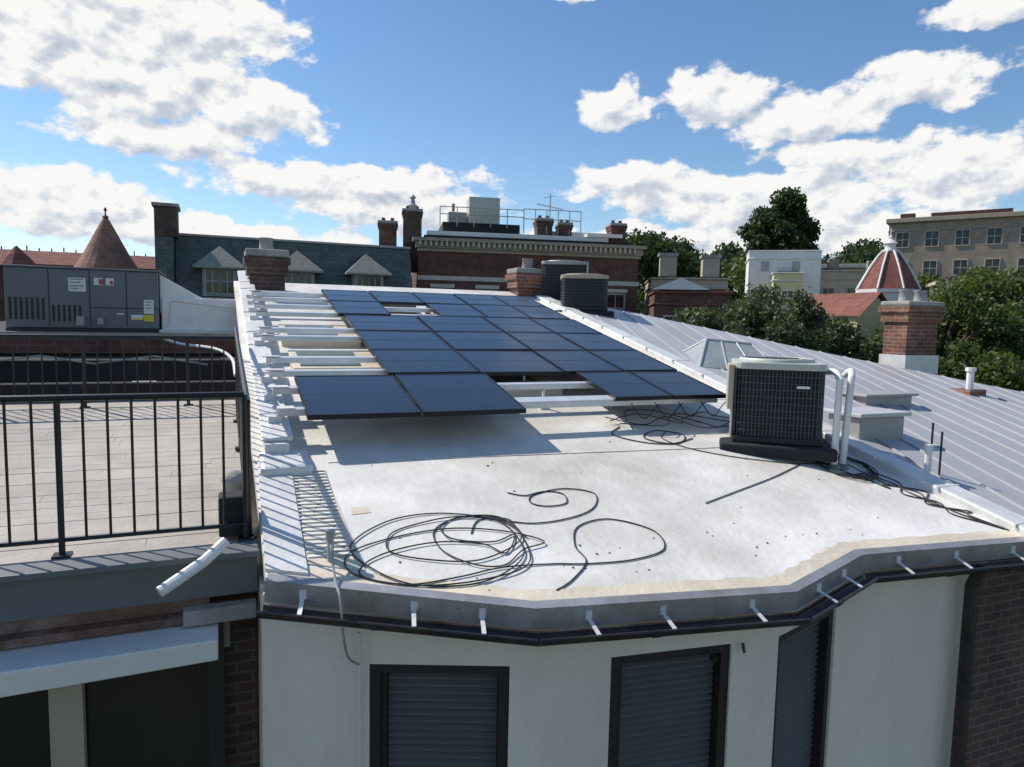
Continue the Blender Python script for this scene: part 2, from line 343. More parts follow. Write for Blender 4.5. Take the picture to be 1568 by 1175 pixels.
for r,(y0,y1) in enumerate(((10.07,11.0),(11.0,11.92))):
    for i,(x0,x1) in enumerate(((1.52,2.3),(2.3,3.05),(3.05,3.8),(3.8,4.55),(4.55,5.25))):
        if r==0 and i==1: continue
        panel(x0,x1,y0,y1)
g.make('glass_panels','solar',A); fr.make('panel_frames','plane',A); ln.make('busbar_lines','shutter',A)
rl=P();ft=P()
for k,y in enumerate((6.36,6.95,7.50,8.0,8.95,9.35,10.3,10.8,11.3,11.75)):
    x0=.44; x1=5.2; wd=.035
    rl.slab(x0,x1,y-wd,y+wd,lambda x,y:PZ(x,y)-.042,.06)
    for x in ((1.9,3.3,4.4) if k>0 else ()):
        z=PZ(x,y)-.09
        ft.box(x-.012,x+.012,y-.012,y+.012,RZ(x,y)+.03,z); ft.box(x-.05,x+.05,y-.04,y+.04,RZ(x,y)-.01,RZ(x,y)+.03)
    ft.box(.36,.47,y-.07,y+.07,RZ(.4,y)+.15,PZ(.4,y)-.104); ft.box(.40,.58,y-.09,y+.09,PZ(.4,y)-.0415,PZ(.4,y)-.03)
rl.make('mounting_rails','alu',A,bevel=.004); ft.make('rail_feet','pvc',A)
P().slab(2.72,3.84,6.32,6.46,lambda x,y:PZ(x,y)-.03,.011).make('cable_tray','alu',A)
p=P()
for k in range(4):
    pts=[(3.9+.3*k+random.uniform(-.1,.1),6.3+random.uniform(-.3,.25),0) for k in range(9)]
    pts=[(x,y,RZ(x,y)+.02+random.uniform(0,.1)) for x,y,_ in pts]; p.tube(smoothpts(pts),.006)
for k in range(4):
    x=4.0+.3*k; p.tube(smoothpts([(x,6.25,PZ(x,6.25)-.05),(x+.1,6.15,RZ(x,6.2)+.13),(x+.35,6.3,RZ(x,6.3)+.2),(x+.5,6.35,PZ(x,6.35)-.05)]),.006)
p.make('array_wiring','cable',A)
# ------------------------------------------------------------------ condensers
def condenser(name,loc,rz,w,d,h,body='grey2',core='coil'):
    E=group(name,loc,rz); hw,hd=w/2,d/2
    P().box(-hw-.12,hw+.12,-hd-.12,hd+.12,-.12,.0).make('support_pad','membrane',E,bevel=.02)
    P().box(-hw,hw,-hd,hd,.0,.07).make('base_pan','winfr',E,bevel=.015)
    def rr(w2,d2,r,z):
        pts=[]
        for (sx,sy,a0) in ((1,-1,-90),(1,1,0),(-1,1,90),(-1,-1,180)):
            for k in range(5): t=rad(a0+k*22.5); pts.append((sx*(w2-r)+r*math.cos(t),sy*(d2-r)+r*math.sin(t)))
        return pts
    P().prism(rr(hw-.03,hd-.03,.09,0),h-.09,.07).make('coil_core',core,E)
    q=P(); ring=rr(hw-.004,hd-.004,.10,0); m=len(ring)
    L=[0]
    for i in range(m): L.append(L[-1]+math.hypot(ring[(i+1)%m][0]-ring[i][0],ring[(i+1)%m][1]-ring[i][1]))
    cnt=int(L[-1]/.036)
    for k in range(cnt):
        s=k*L[-1]/cnt; i=max(j for j in range(m) if L[j]<=s); t=(s-L[i])/(L[i+1]-L[i]+1e-9); a=ring[i];b=ring[(i+1)%m]
        x=a[0]+(b[0]-a[0])*t;y=a[1]+(b[1]-a[1])*t; q.box(x-.003,x+.003,y-.003,y+.003,.07,h-.09)
    for i in range(1,10):
        z=.07+i*(h-.16)/10; q.tube([(x*1.004,y*1.004,z) for x,y in ring+ring[:1]],.0035,4)
    q.make('wire_grille','grille',E)
    P().prism(rr(hw+.012,hd+.012,.11,0),h-.02,h-.09).make('top_cover',body,E,bevel=.012)
    P().lathe(0,0,[(hw*.86,h-.02),(hw*.86,h+.01),(hw*.80,h+.015),(hw*.80,h-.02)],32).make('fan_ring',body,E,smooth=True)
    P().lathe(0,0,[(0.001,h-.012),(hw*.79,h-.012)],32).make('fan_opening','membrane',E)
    f=P()
    for k in range(1,9): r=hw*.8*k/8; f.tube([(r*math.cos(t),r*math.sin(t),h+.02-.02*(k/8)) for t in np.linspace(0,2*math.pi,33)],.003,4)
    for k in range(8): t=k*math.pi/4; f.tube([(0,0,h+.02),(hw*.82*math.cos(t),hw*.82*math.sin(t),h+.005)],.004,4)
    f.make('fan_guard','grille',E)
    return E
C1=condenser('air_conditioner_condenser',(5.44,5.70,-1.19),rad(-38),.87,.87,.85,'pale')
P().box(-.50,-.442,-.44,-.06,.34,.80).make('service_panel','tan',C1,bevel=.01)
P().box(-.452,-.44,-.41,-.1,.05,.34).make('lower_panel','grey2',C1)
P().box(.16,.28,-.448,-.440,.58,.605).make('name_badge','label',C1)
C2=condenser('air_conditioner_condenser',(6.78,12.5,.24),rad(-26),.92,.92,.72,'tan')
C3=condenser('air_conditioner_condenser',(6.95,13.75,.52),rad(-26),.95,.95,.80,'grey2')
P().box(.48,.52,-.4,.3,.1,.78).make('side_panel','pale',C3)
L=group('refrigerant_line_pipes')
def onr(x,y,h=0): return (x,y,RZ(x,y)+h)
p=P()
p.tube(smoothpts([onr(5.60,5.02,0),onr(5.61,5.03,.35),onr(5.63,5.04,.80),onr(5.66,5.07,.87),onr(5.74,5.2,.9),onr(5.8,5.35,.86)]),.034,12)
p.tube(smoothpts([onr(5.71,5.02,0),onr(5.73,5.02,.35),onr(5.77,5.03,.83),onr(5.81,5.06,.91),onr(5.90,5.16,.92),onr(5.93,5.25,.85)]),.034,12)
p.make('insulated_pipes','pvc',L,smooth=True)
P().cyl(onr(5.60,5.02,-.01),onr(5.60,5.02,.04),.07,.05,14).cyl(onr(5.71,5.02,-.01),onr(5.71,5.02,.04),.07,.05,14).make('pipe_boots','grey',L)
# ------------------------------------------------------------------ cables
def cable(name,pts,r=.005,k=10):
    return P().tube(smoothpts([onr(x,y,r+.002+(h if h else 0)) for x,y,h in [(q+(0,))[:3] for q in pts]],k),r).make(name,'cable')
loop=[]; cx,cy=1.38,4.36; random.seed(3)
specs=[(.62,.42,0,0),(.46,.28,.06,.10),(.30,.34,.26,.06),(.64,.34,-.01,-.08),(.28,.20,.30,.18),(.50,.22,-.12,-.16)]
for (rx,ry,ox,oy) in specs:
    for k in range(9):
        a=k*2*math.pi/9; loop.append((cx+ox+rx*math.cos(a)*(1+random.uniform(-.09,.09)),cy+oy+ry*math.sin(a)*(1+random.uniform(-.14,.14)),random.uniform(0,.010)))
tail=[(2.0,4.02),(2.25,3.97),(2.6,3.95),(2.90,4.03),(2.97,4.28),(2.72,4.5),(2.42,4.44),(2.27,4.2),(2.25,4.0),(2.05,3.82),(1.9,3.74)]
cable('electrical_cable_coil',loop+tail)
cable('electrical_cable',[(2.10,5.05),(2.22,4.98),(2.42,5.02),(2.55,4.95),(2.5,4.80),(2.32,4.78),(2.22,4.86),(2.3,4.98),(2.6,5.04),(2.82,4.92),(2.7,4.7),(2.45,4.58),(2.1,4.55),(1.75,4.68),(1.6,4.5)])
cable('electrical_cable',[(3.70,4.59),(4.2,4.75),(4.75,4.93),(5.28,5.14)])
cable('electrical_cable',[(4.35,6.1),(4.2,5.95),(4.3,5.7),(4.6,5.45),(5.0,5.25),(5.3,5.15),(5.7,5.1)])
cable('electrical_cable',[(3.9,6.3),(3.7,6.1),(3.95,5.85),(4.3,5.8),(4.5,6.0),(4.25,6.15),(4.0,5.98),(4.2,5.8),(4.55,5.9)],.006)
random.seed(11)
for r in range(4):
    pp=[]
    for k in range(15):
        a=k*.85+r; pp.append((5.72+.27*math.cos(a),5.0+.2*math.sin(a)*(1+.2*r),random.uniform(0,.03)))
    pp+=[(5.95-.06*r,4.85-.1*r),(6.0-.08*r,4.6),(5.80+.1*r,4.4),(6.0-.05*r,4.2),(5.9+.08*r,4.0),(6.05,3.8+.05*r),(6.18,3.6)]
    cable('electrical_cable_bundle',pp,.006)
cable('electrical_cable',[(.58,5.5),(.66,5.2),(.58,4.95),(.70,4.8),(.62,4.6),(.72,4.5),(.62,4.4)],.005)
# ------------------------------------------------------------------ right neighbour
R_=group('metal_roof_brick_house')
poly=[(6.36,3.50),(9,3.2),(14.5,3.3),(13.6,7.4),(10.6,9.9),(7.85,12.6),(6.36,13.4)]
P().prism(poly,MZ,lambda x,y:MZ(x,y)-.12).make('metal_roof','mroof',R_)
def inside(x,y):
    c=False;n=len(poly)
    for i in range(n):
        x1,y1=poly[i];x2,y2=poly[(i+1)%n]
        if (y1>y)!=(y2>y) and x<(x2-x1)*(y-y1)/(y2-y1)+x1: c=not c
    return c
p=P(); SK=.30
for k in range(-10,26):
    x0=6.6+.40*k; ys=[y for y in np.arange(3.2,13.4,.05) if inside(x0+SK*(y-3.5),y)]
    if len(ys)>4:
        y0,y1=min(ys),max(ys); xa,xb=x0+SK*(y0-3.5),x0+SK*(y1-3.5)
        p.seg((xa,y0),(xb,y1),.022,MZ(xa,y0)+.001,MZ(xa,y0)+.016,MZ(xb,y1)+.001,MZ(xb,y1)+.016)
p.make('standing_seams','mroof',R_)
P().prism([(6.14,3.5),(6.40,3.48),(6.40,13.4),(6.14,13.4)],lambda x,y:RZ(x,y)+.09,lambda x,y:RZ(x,y)-.05).make('party_wall_flashing','flash',R_,bevel=.02)
p=P()
for i in range(14): y=3.6+i*.7; p.prism([(6.12,y),(6.42,y),(6.42,y+.02),(6.12,y+.02)],lambda x,y:RZ(x,y)+.094,lambda x,y:RZ(x,y)+.06)
p.make('flashing_laps','flash',R_)
P().prism([(5.69,3.58),(14.3,3.4),(13.4,7.3),(7.7,12.3),(6.3,12.3),(6.3,3.9),(5.69,3.9)],lambda x,y:MZ(x,y)-.13-(.0 if x>6 else .05),-11).make('walls','brickd',R_)
P().seg((6.3,3.46),(14.4,3.2),.12,-1.9,-1.76).make('eaves_gutter','gutter',R_)
def chimney(name,x0,x1,y0,y1,z0,z1,mat='brick',base=None,cap=.12,pots=2,parent=None,potmat='terra',corbel=True):
    E=parent or group(name)
    P().box(x0,x1,y0,y1,z0,z1).make('stack' ,mat,E)
    if corbel: P().box(x0-.05,x1+.05,y0-.05,y1+.05,z1-.30,z1-.12).box(x0-.09,x1+.09,y0-.09,y1+.09,z1-.118,z1+.002).make('corbel',mat,E)
    P().box(x0-.07,x1+.07,y0-.07,y1+.07,z1+.004,z1+cap).make('cap','conc',E,bevel=.03)
    if base: P().box(x0-.04,x1+.04,y0-.04,y1+.04,z0,z0+base).make('base_flashing','flash',E)
    p=P()
    for i in range(pots):
        cx=x0+(x1-x0)*(i+.5)/pots; cy=(y0+y1)/2; r=min(.12,(x1-x0)/pots*.3)
        p.lathe(cx,cy,[(r*1.1,z1+cap-.01),(r,z1+cap+.05),(r*.9,z1+cap+.2),(r*1.1,z1+cap+.22),(r*.8,z1+cap+.22),(r*.7,z1+cap)],12)
    if pots: p.make('flue_pots',potmat,E,smooth=True)
    return E
chimney('brick_chimney',12.1,12.95,9.35,9.85,-.85,.45,'brick',.36,.10,2,potmat='grey2')
K=group('glass_roof_skylight')
z=MZ(7.3,8.8)-.05
b=[(6.50,8.35,z-.02),(7.80,8.0,z-.12),(8.25,8.9,z+.05),(6.90,9.3,z+.16)]
a0=(7.0,8.85,z+.38); a1=(7.7,8.62,z+.32)
P().add(b+[a0,a1],[(0,1,5,4),(1,2,5),(2,3,4,5),(3,0,4)]).make('glazing','skywhite',K)
f=P()
for q0,q1 in ((b[0],b[1]),(b[1],b[2]),(b[2],b[3]),(b[3],b[0]),(b[0],a0),(b[1],a1),(b[2],a1),(b[3],a0),(a0,a1)): f.tube([q0,q1],.020)
for t in (.33,.66): f.tube([Vector(b[0]).lerp(Vector(b[1]),t),Vector(a0).lerp(Vector(a1),t)],.016)
f.make('glazing_bars','mrib',K)
P().prism([v[:2] for v in b],lambda x,y:z+.0+(y-8.6)*.18-.01,lambda x,y:MZ(x,y)-.1).make('curb','grey2',K)
K2=group('roof_hatch')
P().box(6.55,7.25,5.55,6.0,-1.30,-.99).make('hatch_box','grey2',K2,bevel=.015)
P().box(6.50,7.30,5.50,6.05,-.988,-.94).make('hatch_lid','mrib',K2,bevel=.01)
P().box(8.1,9.0,6.8,7.2,-1.1,-.93).box(8.04,9.06,6.74,7.26,-.928,-.89).make('second_hatch','grey2',K2,bevel=.01)
V=group('roof_vent_pipe')
P().cyl((6.40,4.62,-1.5),(6.40,4.62,-1.17),.03).cyl((6.40,4.62,-1.17),(6.40,4.62,-1.12),.042).make('white_pipe','pvc',V)
P().cyl((6.55,4.7,-1.5),(6.55,4.7,-.92),.010).cyl((6.58,4.62,-1.5),(6.58,4.62,-1.0),.010).make('mast','black',V)
V=group('roof_vent_pipe')
P().cyl((11.4,7.6,-1.1),(11.4,7.6,-.66),.055).cyl((11.4,7.6,-.66),(11.4,7.6,-.6),.08).make('pipe','pvc',V); P().box(11.2,11.6,7.45,7.8,-1.1,-.96).make('boot','brick',V)
chimney('brick_chimney',5.85,6.45,13.7,14.15,-.6,1.02,'brick',.0,.12,1,potmat='conc')
chimney('brick_chimney',.46,1.04,12.9,13.5,-.6,1.02,'brickd',.45+.60,.14,1,potmat='conc')
# ------------------------------------------------------------------ left neighbour
LH=group('roof_deck_brick_house')
DZ=lambda x,y:-1.56+.12*(y-4.9)
P().slab(-7,.16,4.85,9.3,lambda x,y:DZ(x,y)-.004,.2).make('deck_base','conc',LH)
p=P(); random.seed(2)
y=4.9
while y<9.2:
    x=-7+random.uniform(0,1.3)
    while x<.14:
        x1=min(x+random.choice((1.8,2.4,3.0)),.14); hh=.003*random.random()
        if x1-x>.05: p.slab(x+.0015,x1-.0015,y+.003,y+.137,lambda a,b:DZ(a,b)+.006+hh,.012)
        x=x1
    y+=.14
p.make('deck_boards','deck',LH)
P().box(-7,.19,4.70,4.84,-1.80,-1.55).make('deck_fascia','grey',LH)
P().box(-7,.20,4.62,4.86,-1.545,-1.50).make('deck_edge_cap','grey',LH,bevel=.01)
P().box(-7,-.1,4.74,4.90,-1.89,-1.81).make('rusted_flashing','rust',LH)
P().box(-7,.18,4.66,4.80,-1.95,-1.895).make('eaves_metal','rust',LH,bevel=.01)
P().box(-.25,.18,4.60,4.70,-1.94,-1.84).make('eaves_end_box','conc',LH,bevel=.01)
P().box(-7,.195,4.98,5.2,-11,-1.85).make('rear_wall','brickd',LH)
P().box(-7,.02,4.90,4.975,-2.24,-2.03).make('lintel','conc',LH)
P().box(-7,-.1,4.93,4.972,-4.5,-2.25).make('glazing','glass',LH)
P().box(-1.02,-.84,4.84,4.925,-4.6,-2.25).make('cream_post','tan',LH)
P().box(-.12,-.02,4.86,4.926,-4.6,-2.03).box(-2.0,-1.93,4.86,4.926,-4.6,-2.25).make('window_frame','winfr',LH)
P().hexa([(-3.5,4.40,-2.16),(-.05,4.40,-2.09),(-.05,4.88,-1.99),(-3.5,4.88,-2.00)],[(-3.5,4.39,-1.98),(-.05,4.39,-1.955),(-.05,4.88,-1.952),(-3.5,4.88,-1.952)]).make('white_awning_box','white',LH,bevel=.01)
P().tube([(.0,4.62,-1.42),(-.12,4.52,-1.5),(-.36,4.4,-1.62)],.035,10).make('drain_pipe','pvc',LH)
P().box(-.04,.17,4.95,5.15,-1.5,-1.22).make('black_planter_box','membrane',LH,bevel=.02)
P().lathe(.08,5.75,[(.09,-1.5),(.09,-1.30),(.11,-1.28),(.07,-1.22),(0,-1.2)],14).make('round_vent','conc',LH,smooth=True)
P().box(-7,.22,9.3,12.2,-1.9,-1.30).make('dark_rear_roof','membrane',LH)
P().box(-7,.22,12.3,30,-9,-.36).make('upper_roof_block','membrane',LH)
P().box(-7,.24,12.24,12.42,-.355,-.30).make('roof_coping','conc',LH)
P().box(-7,.2,12.24,12.298,-.62,-.36).make('brick_band','brickfar',LH)
P().box(-1.15,-.85,10.5,10.8,-1.295,-.93).make('bright_vent','white',LH)
p=P()
for (a,b) in (((-3.0,11.15),(-1.6,11.15)),((-1.6,11.15),(-.2,11.0))): p.tube([(a[0],a[1],-.70),((a[0]+b[0])/2,(a[1]+b[1])/2,-.60),(b[0],b[1],-.72)],.014)
p.make('roof_hoses','conc',LH)
P().box(-7,.2,11.2,12.2,-1.296,-.66).box(-7,.2,9.32,9.5,-1.3,-.82).make('black_roof_curb','membrane',LH,bevel=.03)
P().tube(smoothpts([(-.9,12.0,-.35),(-.6,11.9,-.45),(-.1,11.3,-.5),(.12,10.5,-.6),(.15,9.4,-.75)]),.022,8).make('white_conduit','pvc',LH)
def railing(name,a,b,h,nb,slope=True):
    E=group(name); a=Vector(a);b=Vector(b); p=P();q=P()
    up=Vector((0,0,h)); p.tube([a+up,b+up],.022,8); p.tube([a+Vector((0,0,.10)),b+Vector((0,0,.10))],.014,6)
    for i in range(nb+1):
        c=a.lerp(b,i/nb); post=(i%8==0)
        (q if not post else p).cyl(c+Vector((0,0,.10 if not post else -.02)),c+up,.009 if not post else .02,n=6)
        if post: p.box(c.x-.05,c.x+.05,c.y-.05,c.y+.05,c.z-.01,c.z+.012)
    p.make('rails_and_posts','black',E); q.make('balusters','black',E)
railing('deck_railing',(-3.05,4.9,-1.50),(.13,4.9,-1.50),.98,24)
railing('deck_railing',(-4.6,9.0,DZ(0,9)),(.15,9.0,DZ(0,9)),.80,36)
railing('deck_railing',(.15,4.95,-1.50),(.15,8.95,DZ(0,8.95)),.92,30)
U=group('rooftop_hvac_unit')
x0,x1,y0,y1,z0,z1=-2.98,-.93,12.5,14.0,-.24,.66
P().box(x0,x1,y0,y1,z0,z1).make('cabinet','grey',U,bevel=.012)
P().box(x0-.03,x1+.03,y0-.03,y1+.03,z1+.002,z1+.03).make('top_lid','grey',U,bevel=.01)
p=P()
for x in (-2.42,-1.88,-1.38): p.box(x-.006,x+.006,y0-.006,y0+.002,z0+.03,z1-.02)
for z in (.08,): p.box(-1.86,x1,y0-.006,y0+.002,z-.006,z+.006)
for k in range(7): p.box(-2.93+k*.07,-2.90+k*.07,y0-.01,y0+.002,z0+.12,z0+.45)
for k in range(6): p.box(-2.38+k*.07,-2.35+k*.07,y0-.01,y0+.002,z0+.10,z0+.35)
p.make('panel_seams','black',U)
P().box(x0,x1,y0-.004,y1,z0-.09,z0-.005).make('base_rail','black',U)
P().box(-2.16,-1.93,y0-.008,y0-.002,.32,.53).box(-1.82,-1.7,y0-.008,y0-.002,.43,.54).box(-1.66,-1.55,y0-.008,y0-.002,.43,.54).box(-1.52,-1.42,y0-.008,y0-.002,-.02,.0).box(-1.32,-1.15,y0-.008,y0-.002,-.1,-.02).box(-1.14,-1.0,y0-.008,y0-.002,.0,.22).make('labels','label',U)
P().box(-1.14,-1.0,y0-.013,y0-.009,-.12,-.02).box(-1.30,-1.15,y0-.013,y0-.009,-.1,-.07).make('yellow_warning','yellow',U)
P().box(-1.75,-1.70,y0-.013,y0-.009,.44,.52).box(-1.6,-1.56,y0-.013,y0-.009,.44,.50).make('red_warning','redl',U)
p=P()
for (a,b,c) in ((-2.14,-1.96,.50),(-2.14,-2.0,.45),(-2.14,-1.96,.40),(-2.14,-2.02,.36),(-1.12,-1.03,.18),(-1.12,-1.05,.13),(-1.12,-1.03,.08)): p.box(a,b,y0-.011,y0-.009,c,c+.015)
p.make('label_print','grey',U)
P().box(-2.06,-1.96,y0-.07,y0,-.2,-.06).box(-1.78,-1.70,y0-.07,y0,-.18,-.08).make('disconnect_boxes','grey2',U)
D=group('white_duct')
P().hexa([(-.92,12.6,.02),(.44,12.7,-.3),(.44,13.6,-.3),(-.92,13.8,.02)],[(-.92,12.6,.64),(-.30,12.7,.28),(-.30,13.6,.28),(-.92,13.8,.64)]).make('sloped_transition','white',D,bevel=.02)
P().box(-.90,.44,12.58,13.7,-.30,.27).make('duct_box','pvc',D,bevel=.02)
P().box(-.95,.46,12.50,13.8,-.298,-.25).make('duct_flange','flash',D)
P().tube([(-.80,12.57,-.22),(-.75,12.57,.22),(.42,12.57,.1)],.012).make('duct_seams','flash',D)
# ------------------------------------------------------------------ far buildings
def window(F,G,cx,y,cz,w,h,fw=.09,sill=None,mull=True):
    F.box(cx-w/2-fw,cx-w/2,y-.10,y+.02,cz-h/2-fw,cz+h/2+fw).box(cx+w/2,cx+w/2+fw,y-.10,y+.02,cz-h/2-fw,cz+h/2+fw)
    F.box(cx-w/2,cx+w/2,y-.10,y+.02,cz+h/2,cz+h/2+fw).box(cx-w/2,cx+w/2,y-.10,y+.02,cz-h/2-fw,cz-h/2)
    if mull: F.box(cx-w/2,cx+w/2,y-.06,y+.02,cz-.03,cz+.03).box(cx-.025,cx+.025,y-.055,y+.02,cz-h/2,cz+h/2)
    G.box(cx-w/2,cx+w/2,y-.025,y+.03,cz-h/2,cz+h/2)
B1=group('slate_mansard_house')
P().box(-3.0,10.4,40.6,52,-11,.9).make('walls','brickfar',B1)
P().hexa([(-2.2,40.4,.95),(10.55,40.4,.95),(10.55,52,.95),(-2.2,52,.95)],[(-2.2,41.6,4.2),(10.55,41.6,4.2),(10.55,51,4.2),(-2.2,51,4.2)]).make('mansard_roof','slate',B1)
P().box(-2.3,10.6,41.5,51.1,4.205,4.34).box(-2.4,10.6,40.2,40.5,.78,.95).make('roof_trim','greytrim',B1,bevel=.03)
P().box(-3.1,-2.25,40.2,52,-11,4.25).make('end_wall','slate',B1)
P().box(-3.1,-2.05,40.15,42.0,4.0,5.5).make('end_chimney','brickd',B1); P().box(-3.2,-1.95,40.05,42.1,5.503,5.66).make('end_chimney_cap','conc',B1)
W=P();F=P();G=P();S=P()
for cx in (-.05,3.95,7.8):
    S.add([(cx-.85,40.1,1.0),(cx+.85,40.1,1.0),(cx+.85,40.1,2.6),(cx-.85,40.1,2.6),(cx-.85,42,1.0),(cx+.85,42,1.0),(cx+.85,42,2.6),(cx-.85,42,2.6)],[(0,1,2,3),(1,5,6,2),(4,0,3,7)])
    W.add([(cx-1.3,39.75,2.55),(cx+1.3,39.75,2.55),(cx+1.3,42.2,2.55),(cx-1.3,42.2,2.55),(cx,40.9,3.72),(cx,42.2,3.72),(cx-1.3,39.75,2.45),(cx+1.3,39.75,2.45),(cx+1.3,42.2,2.45),(cx-1.3,42.2,2.45)],[(0,1,4),(1,2,5,4),(3,0,4,5),(6,9,8,7),(6,7,1,0),(7,8,2,1),(9,6,0,3)])
    window(F,G,cx-.36,40.1,1.8,.62,1.25,.07); window(F,G,cx+.36,40.1,1.8,.62,1.25,.07)
W.make('dormer_roofs','slate2',B1); S.make('dormer_cheeks','greytrim',B1); F.make('dormer_frames','greytrim',B1); G.make('dormer_glass','glass',B1)
B2=group('brick_apartment_building',(11.2,42,0),math.atan2(-3.2,14.0))
P().box(0,14.2,0,14,-11,4.2).make('walls','brickfar',B2)
P().box(-.05,14.3,-.12,14.1,4.203,4.4).box(-.15,14.4,-.25,14.1,4.403,4.8).box(-.35,14.55,-.50,14.3,4.803,5.0).make('cornice','cornice',B2)
p=P()
for i in range(43): p.box(.05+i*.325,.17+i*.325,-.46,-.252,4.5,4.8)
p.make('dentils','stone',B2)
P().box(-.03,14.23,-.06,.05,2.45,2.72).box(-.03,14.23,-.05,.05,-.9,-.7).make('stone_bands','stone',B2)
F=P();G=P();T=P()
for i in range(5):
    cx=1.5+i*2.8
    for cz in (1.0,-2.2,-5,-8): window(F,G,cx,0,cz,1.1,1.7); T.box(cx-.75,cx+.75,-.14,.03,cz+1.0,cz+1.22)
F.make('window_frames','tan',B2); G.make('window_glass','glass',B2); T.make('lintels','stone',B2)
P().box(0.4,13.8,.8,12,5.0,5.3).make('roof_surface','membrane',B2)
P().box(.6,12.5,1.2,8,5.302,5.62).box(7.8,12.6,2,8,5.622,6.0).box(11.0,13.4,1.0,3,5.622,5.85).make('roof_penthouse','white',B2)
P().box(1.6,6.6,1.6,6,5.63,6.25).make('penthouse_membrane','membrane',B2)
P().box(3.3,5.3,1.8,3.6,6.0+.26,7.95).make('mechanical_box','pale',B2,bevel=.03)
P().box(2.0,3.2,2.2,3.4,6.255,7.0).box(2.2,2.4,2.0,2.2,7,7.5).make('duct_elbow','grey2',B2,bevel=.05)
p=P()
for (xa,xb,z,h) in ((1.4,6.8,6.26,.9),(6.8,10.6,6.0,1.25)):
    for zz in (z+h,z+h*.5): p.tube([(xa,1.3,zz),(xb,1.3,zz)],.03,5)
    for x in np.linspace(xa,xb,6): p.cyl((x,1.3,z-.3),(x,1.3,z+h),.03,n=5)
p.make('roof_guard_rail','grey2',B2)
p=P(); p.cyl((8.9,3,6),(8.9,3,8.6),.035,n=6); p.tube([(8.0,3,7.9),(9.8,3,7.6)],.025,5)
for k in range(7): x=8.1+k*.26; p.tube([(x,2.6,7.87-.04*k),(x,3.4,7.87-.04*k)],.02,4)
p.tube([(8.4,3,8.3),(9.3,3,8.5)],.02,5); p.make('antenna','grey2',B2)
for (x0,x1,z,c) in ((-.9,.25,6.75,'brickd'),(-2.4,-1.3,5.95,'brickfar'),(7.7,8.7,6.55,'brickd'),(9.2,10.0,6.35,'brickd'),(12.7,13.7,6.45,'brickfar')):
    chimney('',x0,x1,1.3,2.3,3.0,z,c,None,.18,2,parent=B2,potmat='brickd')
P().lathe(-.3,1.8,[(.28,6.9),(.30,7.2),(.16,7.3),(.12,7.6),(.22,7.7),(.02,7.9)],10).make('chimney_cowl','grey2',B2)
B3=group('turret_house')
P().box(-14,-3.3,46,58,-11,2.6).make('walls','brickfar',B3)
P().hexa([(-14.3,45.6,2.6),(-3.2,45.6,2.6),(-3.2,58,2.6),(-14.3,58,2.6)],[(-14,47.4,3.45),(-3.4,47.4,3.45),(-3.4,56,3.45),(-14,56,3.45)]).make('tile_roof','redtile',B3)
P().lathe(-5.95,45.5,[(1.45,-11),(1.45,2.4),(1.65,2.45)],20).make('turret_drum','brickfar',B3)
P().lathe(-5.95,45.5,[(1.65,2.45),(1.25,3.1),(.8,4.0),(.25,5.1),(.02,5.5)],24).make('turret_cone_roof','terra',B3)
P().lathe(-5.95,45.5,[(.12,5.25),(.16,5.4),(.04,5.5),(.04,5.7),(.10,5.78),(.0,5.95)],8).make('finial','redtile',B3)
P().lathe(-10.1,45.0,[(1.0,2.4),(.5,3.0),(.02,3.5)],12).make('small_cone_roof','redtile',B3)
p=P()
for k in range(18): p.box(-13.8+k*.6,-13.74+k*.6,47.5,47.56,3.45,3.62+.1*(k%3==0))
p.make('ridge_spikes','brickd',B3)
def block(name,loc,rz,w,d,z0,z1,mat,nx,rows,ww=1.1,wh=1.6,fl=3.1,trim='stone',roof='membrane',side=True,corn=.5,fmat='white',ch=.35):
    E=group(name,loc,rz); P().box(0,w,0,d,z0,z1).make('walls',mat,E)
    P().box(-corn*.6,w+corn*.6,-corn,d+corn*.6,z1+.003,z1+ch).box(-.1,w+.1,-.12,d+.1,z1-.5-ch,z1-.4-ch).make('cornice',trim,E,bevel=.03)
    P().box(.3,w-.3,.3,d-.3,z1+ch+.01,z1+ch+.1).make('roof',roof,E)
    F=P();G=P()
    for i in range(nx):
        for r in range(rows): window(F,G,(i+.5)*w/nx,0,z1-2.0-r*fl,ww,wh,.08)
    if side:
        ny=max(1,int(d/4))
        for i in range(ny):
            for r in range(rows):
                cy=(i+.5)*d/ny; cz=z1-2.0-r*fl; G.box(-.025,.03,cy-ww/2,cy+ww/2,cz-wh/2,cz+wh/2)
                F.box(-.1,.02,cy-ww/2-.1,cy-ww/2,cz-wh/2,cz+wh/2).box(-.1,.02,cy+ww/2,cy+ww/2+.1,cz-wh/2,cz+wh/2).box(-.1,.02,cy-ww/2-.1,cy+ww/2+.1,cz+wh/2,cz+wh/2+.1).box(-.1,.02,cy-ww/2-.1,cy+ww/2+.1,cz-wh/2-.1,cz-wh/2)
    F.make('window_frames',fmat,E); G.make('window_glass','glass',E); return E
E=block('tan_apartment_block',(74,60.5,0),math.atan2(-12,7.5),30,16,-6,12.6,'tanbrick',10,4,1.3,1.7,3.4,fmat='stone',trim='cornice',ch=.5)
P().box(4,12,3,8,13.2,14.0).box(14,15.2,3,5,13.2,14.8).box(1,2.5,1,2,13.2,13.8).make('roof_plant','brickfar',E)
E=block('white_house',(40.8,46.5,0),rad(-38),5.6,4,-9,6.2,'white',0,0,trim='white',corn=.08,ch=.12,side=False)
p=P(); p.box(1.0,1.6,-.06,.02,4.6,5.4).box(3.4,4.0,-.06,.02,4.6,5.4); p.make('vent_louvres','grey2',E)
E=block('yellow_house',(41.2,44.0,0),rad(-38),2.2,3,-9,4.3,'yellowp',1,1,.8,1.2,corn=.2,side=False,ch=.1,trim='white')
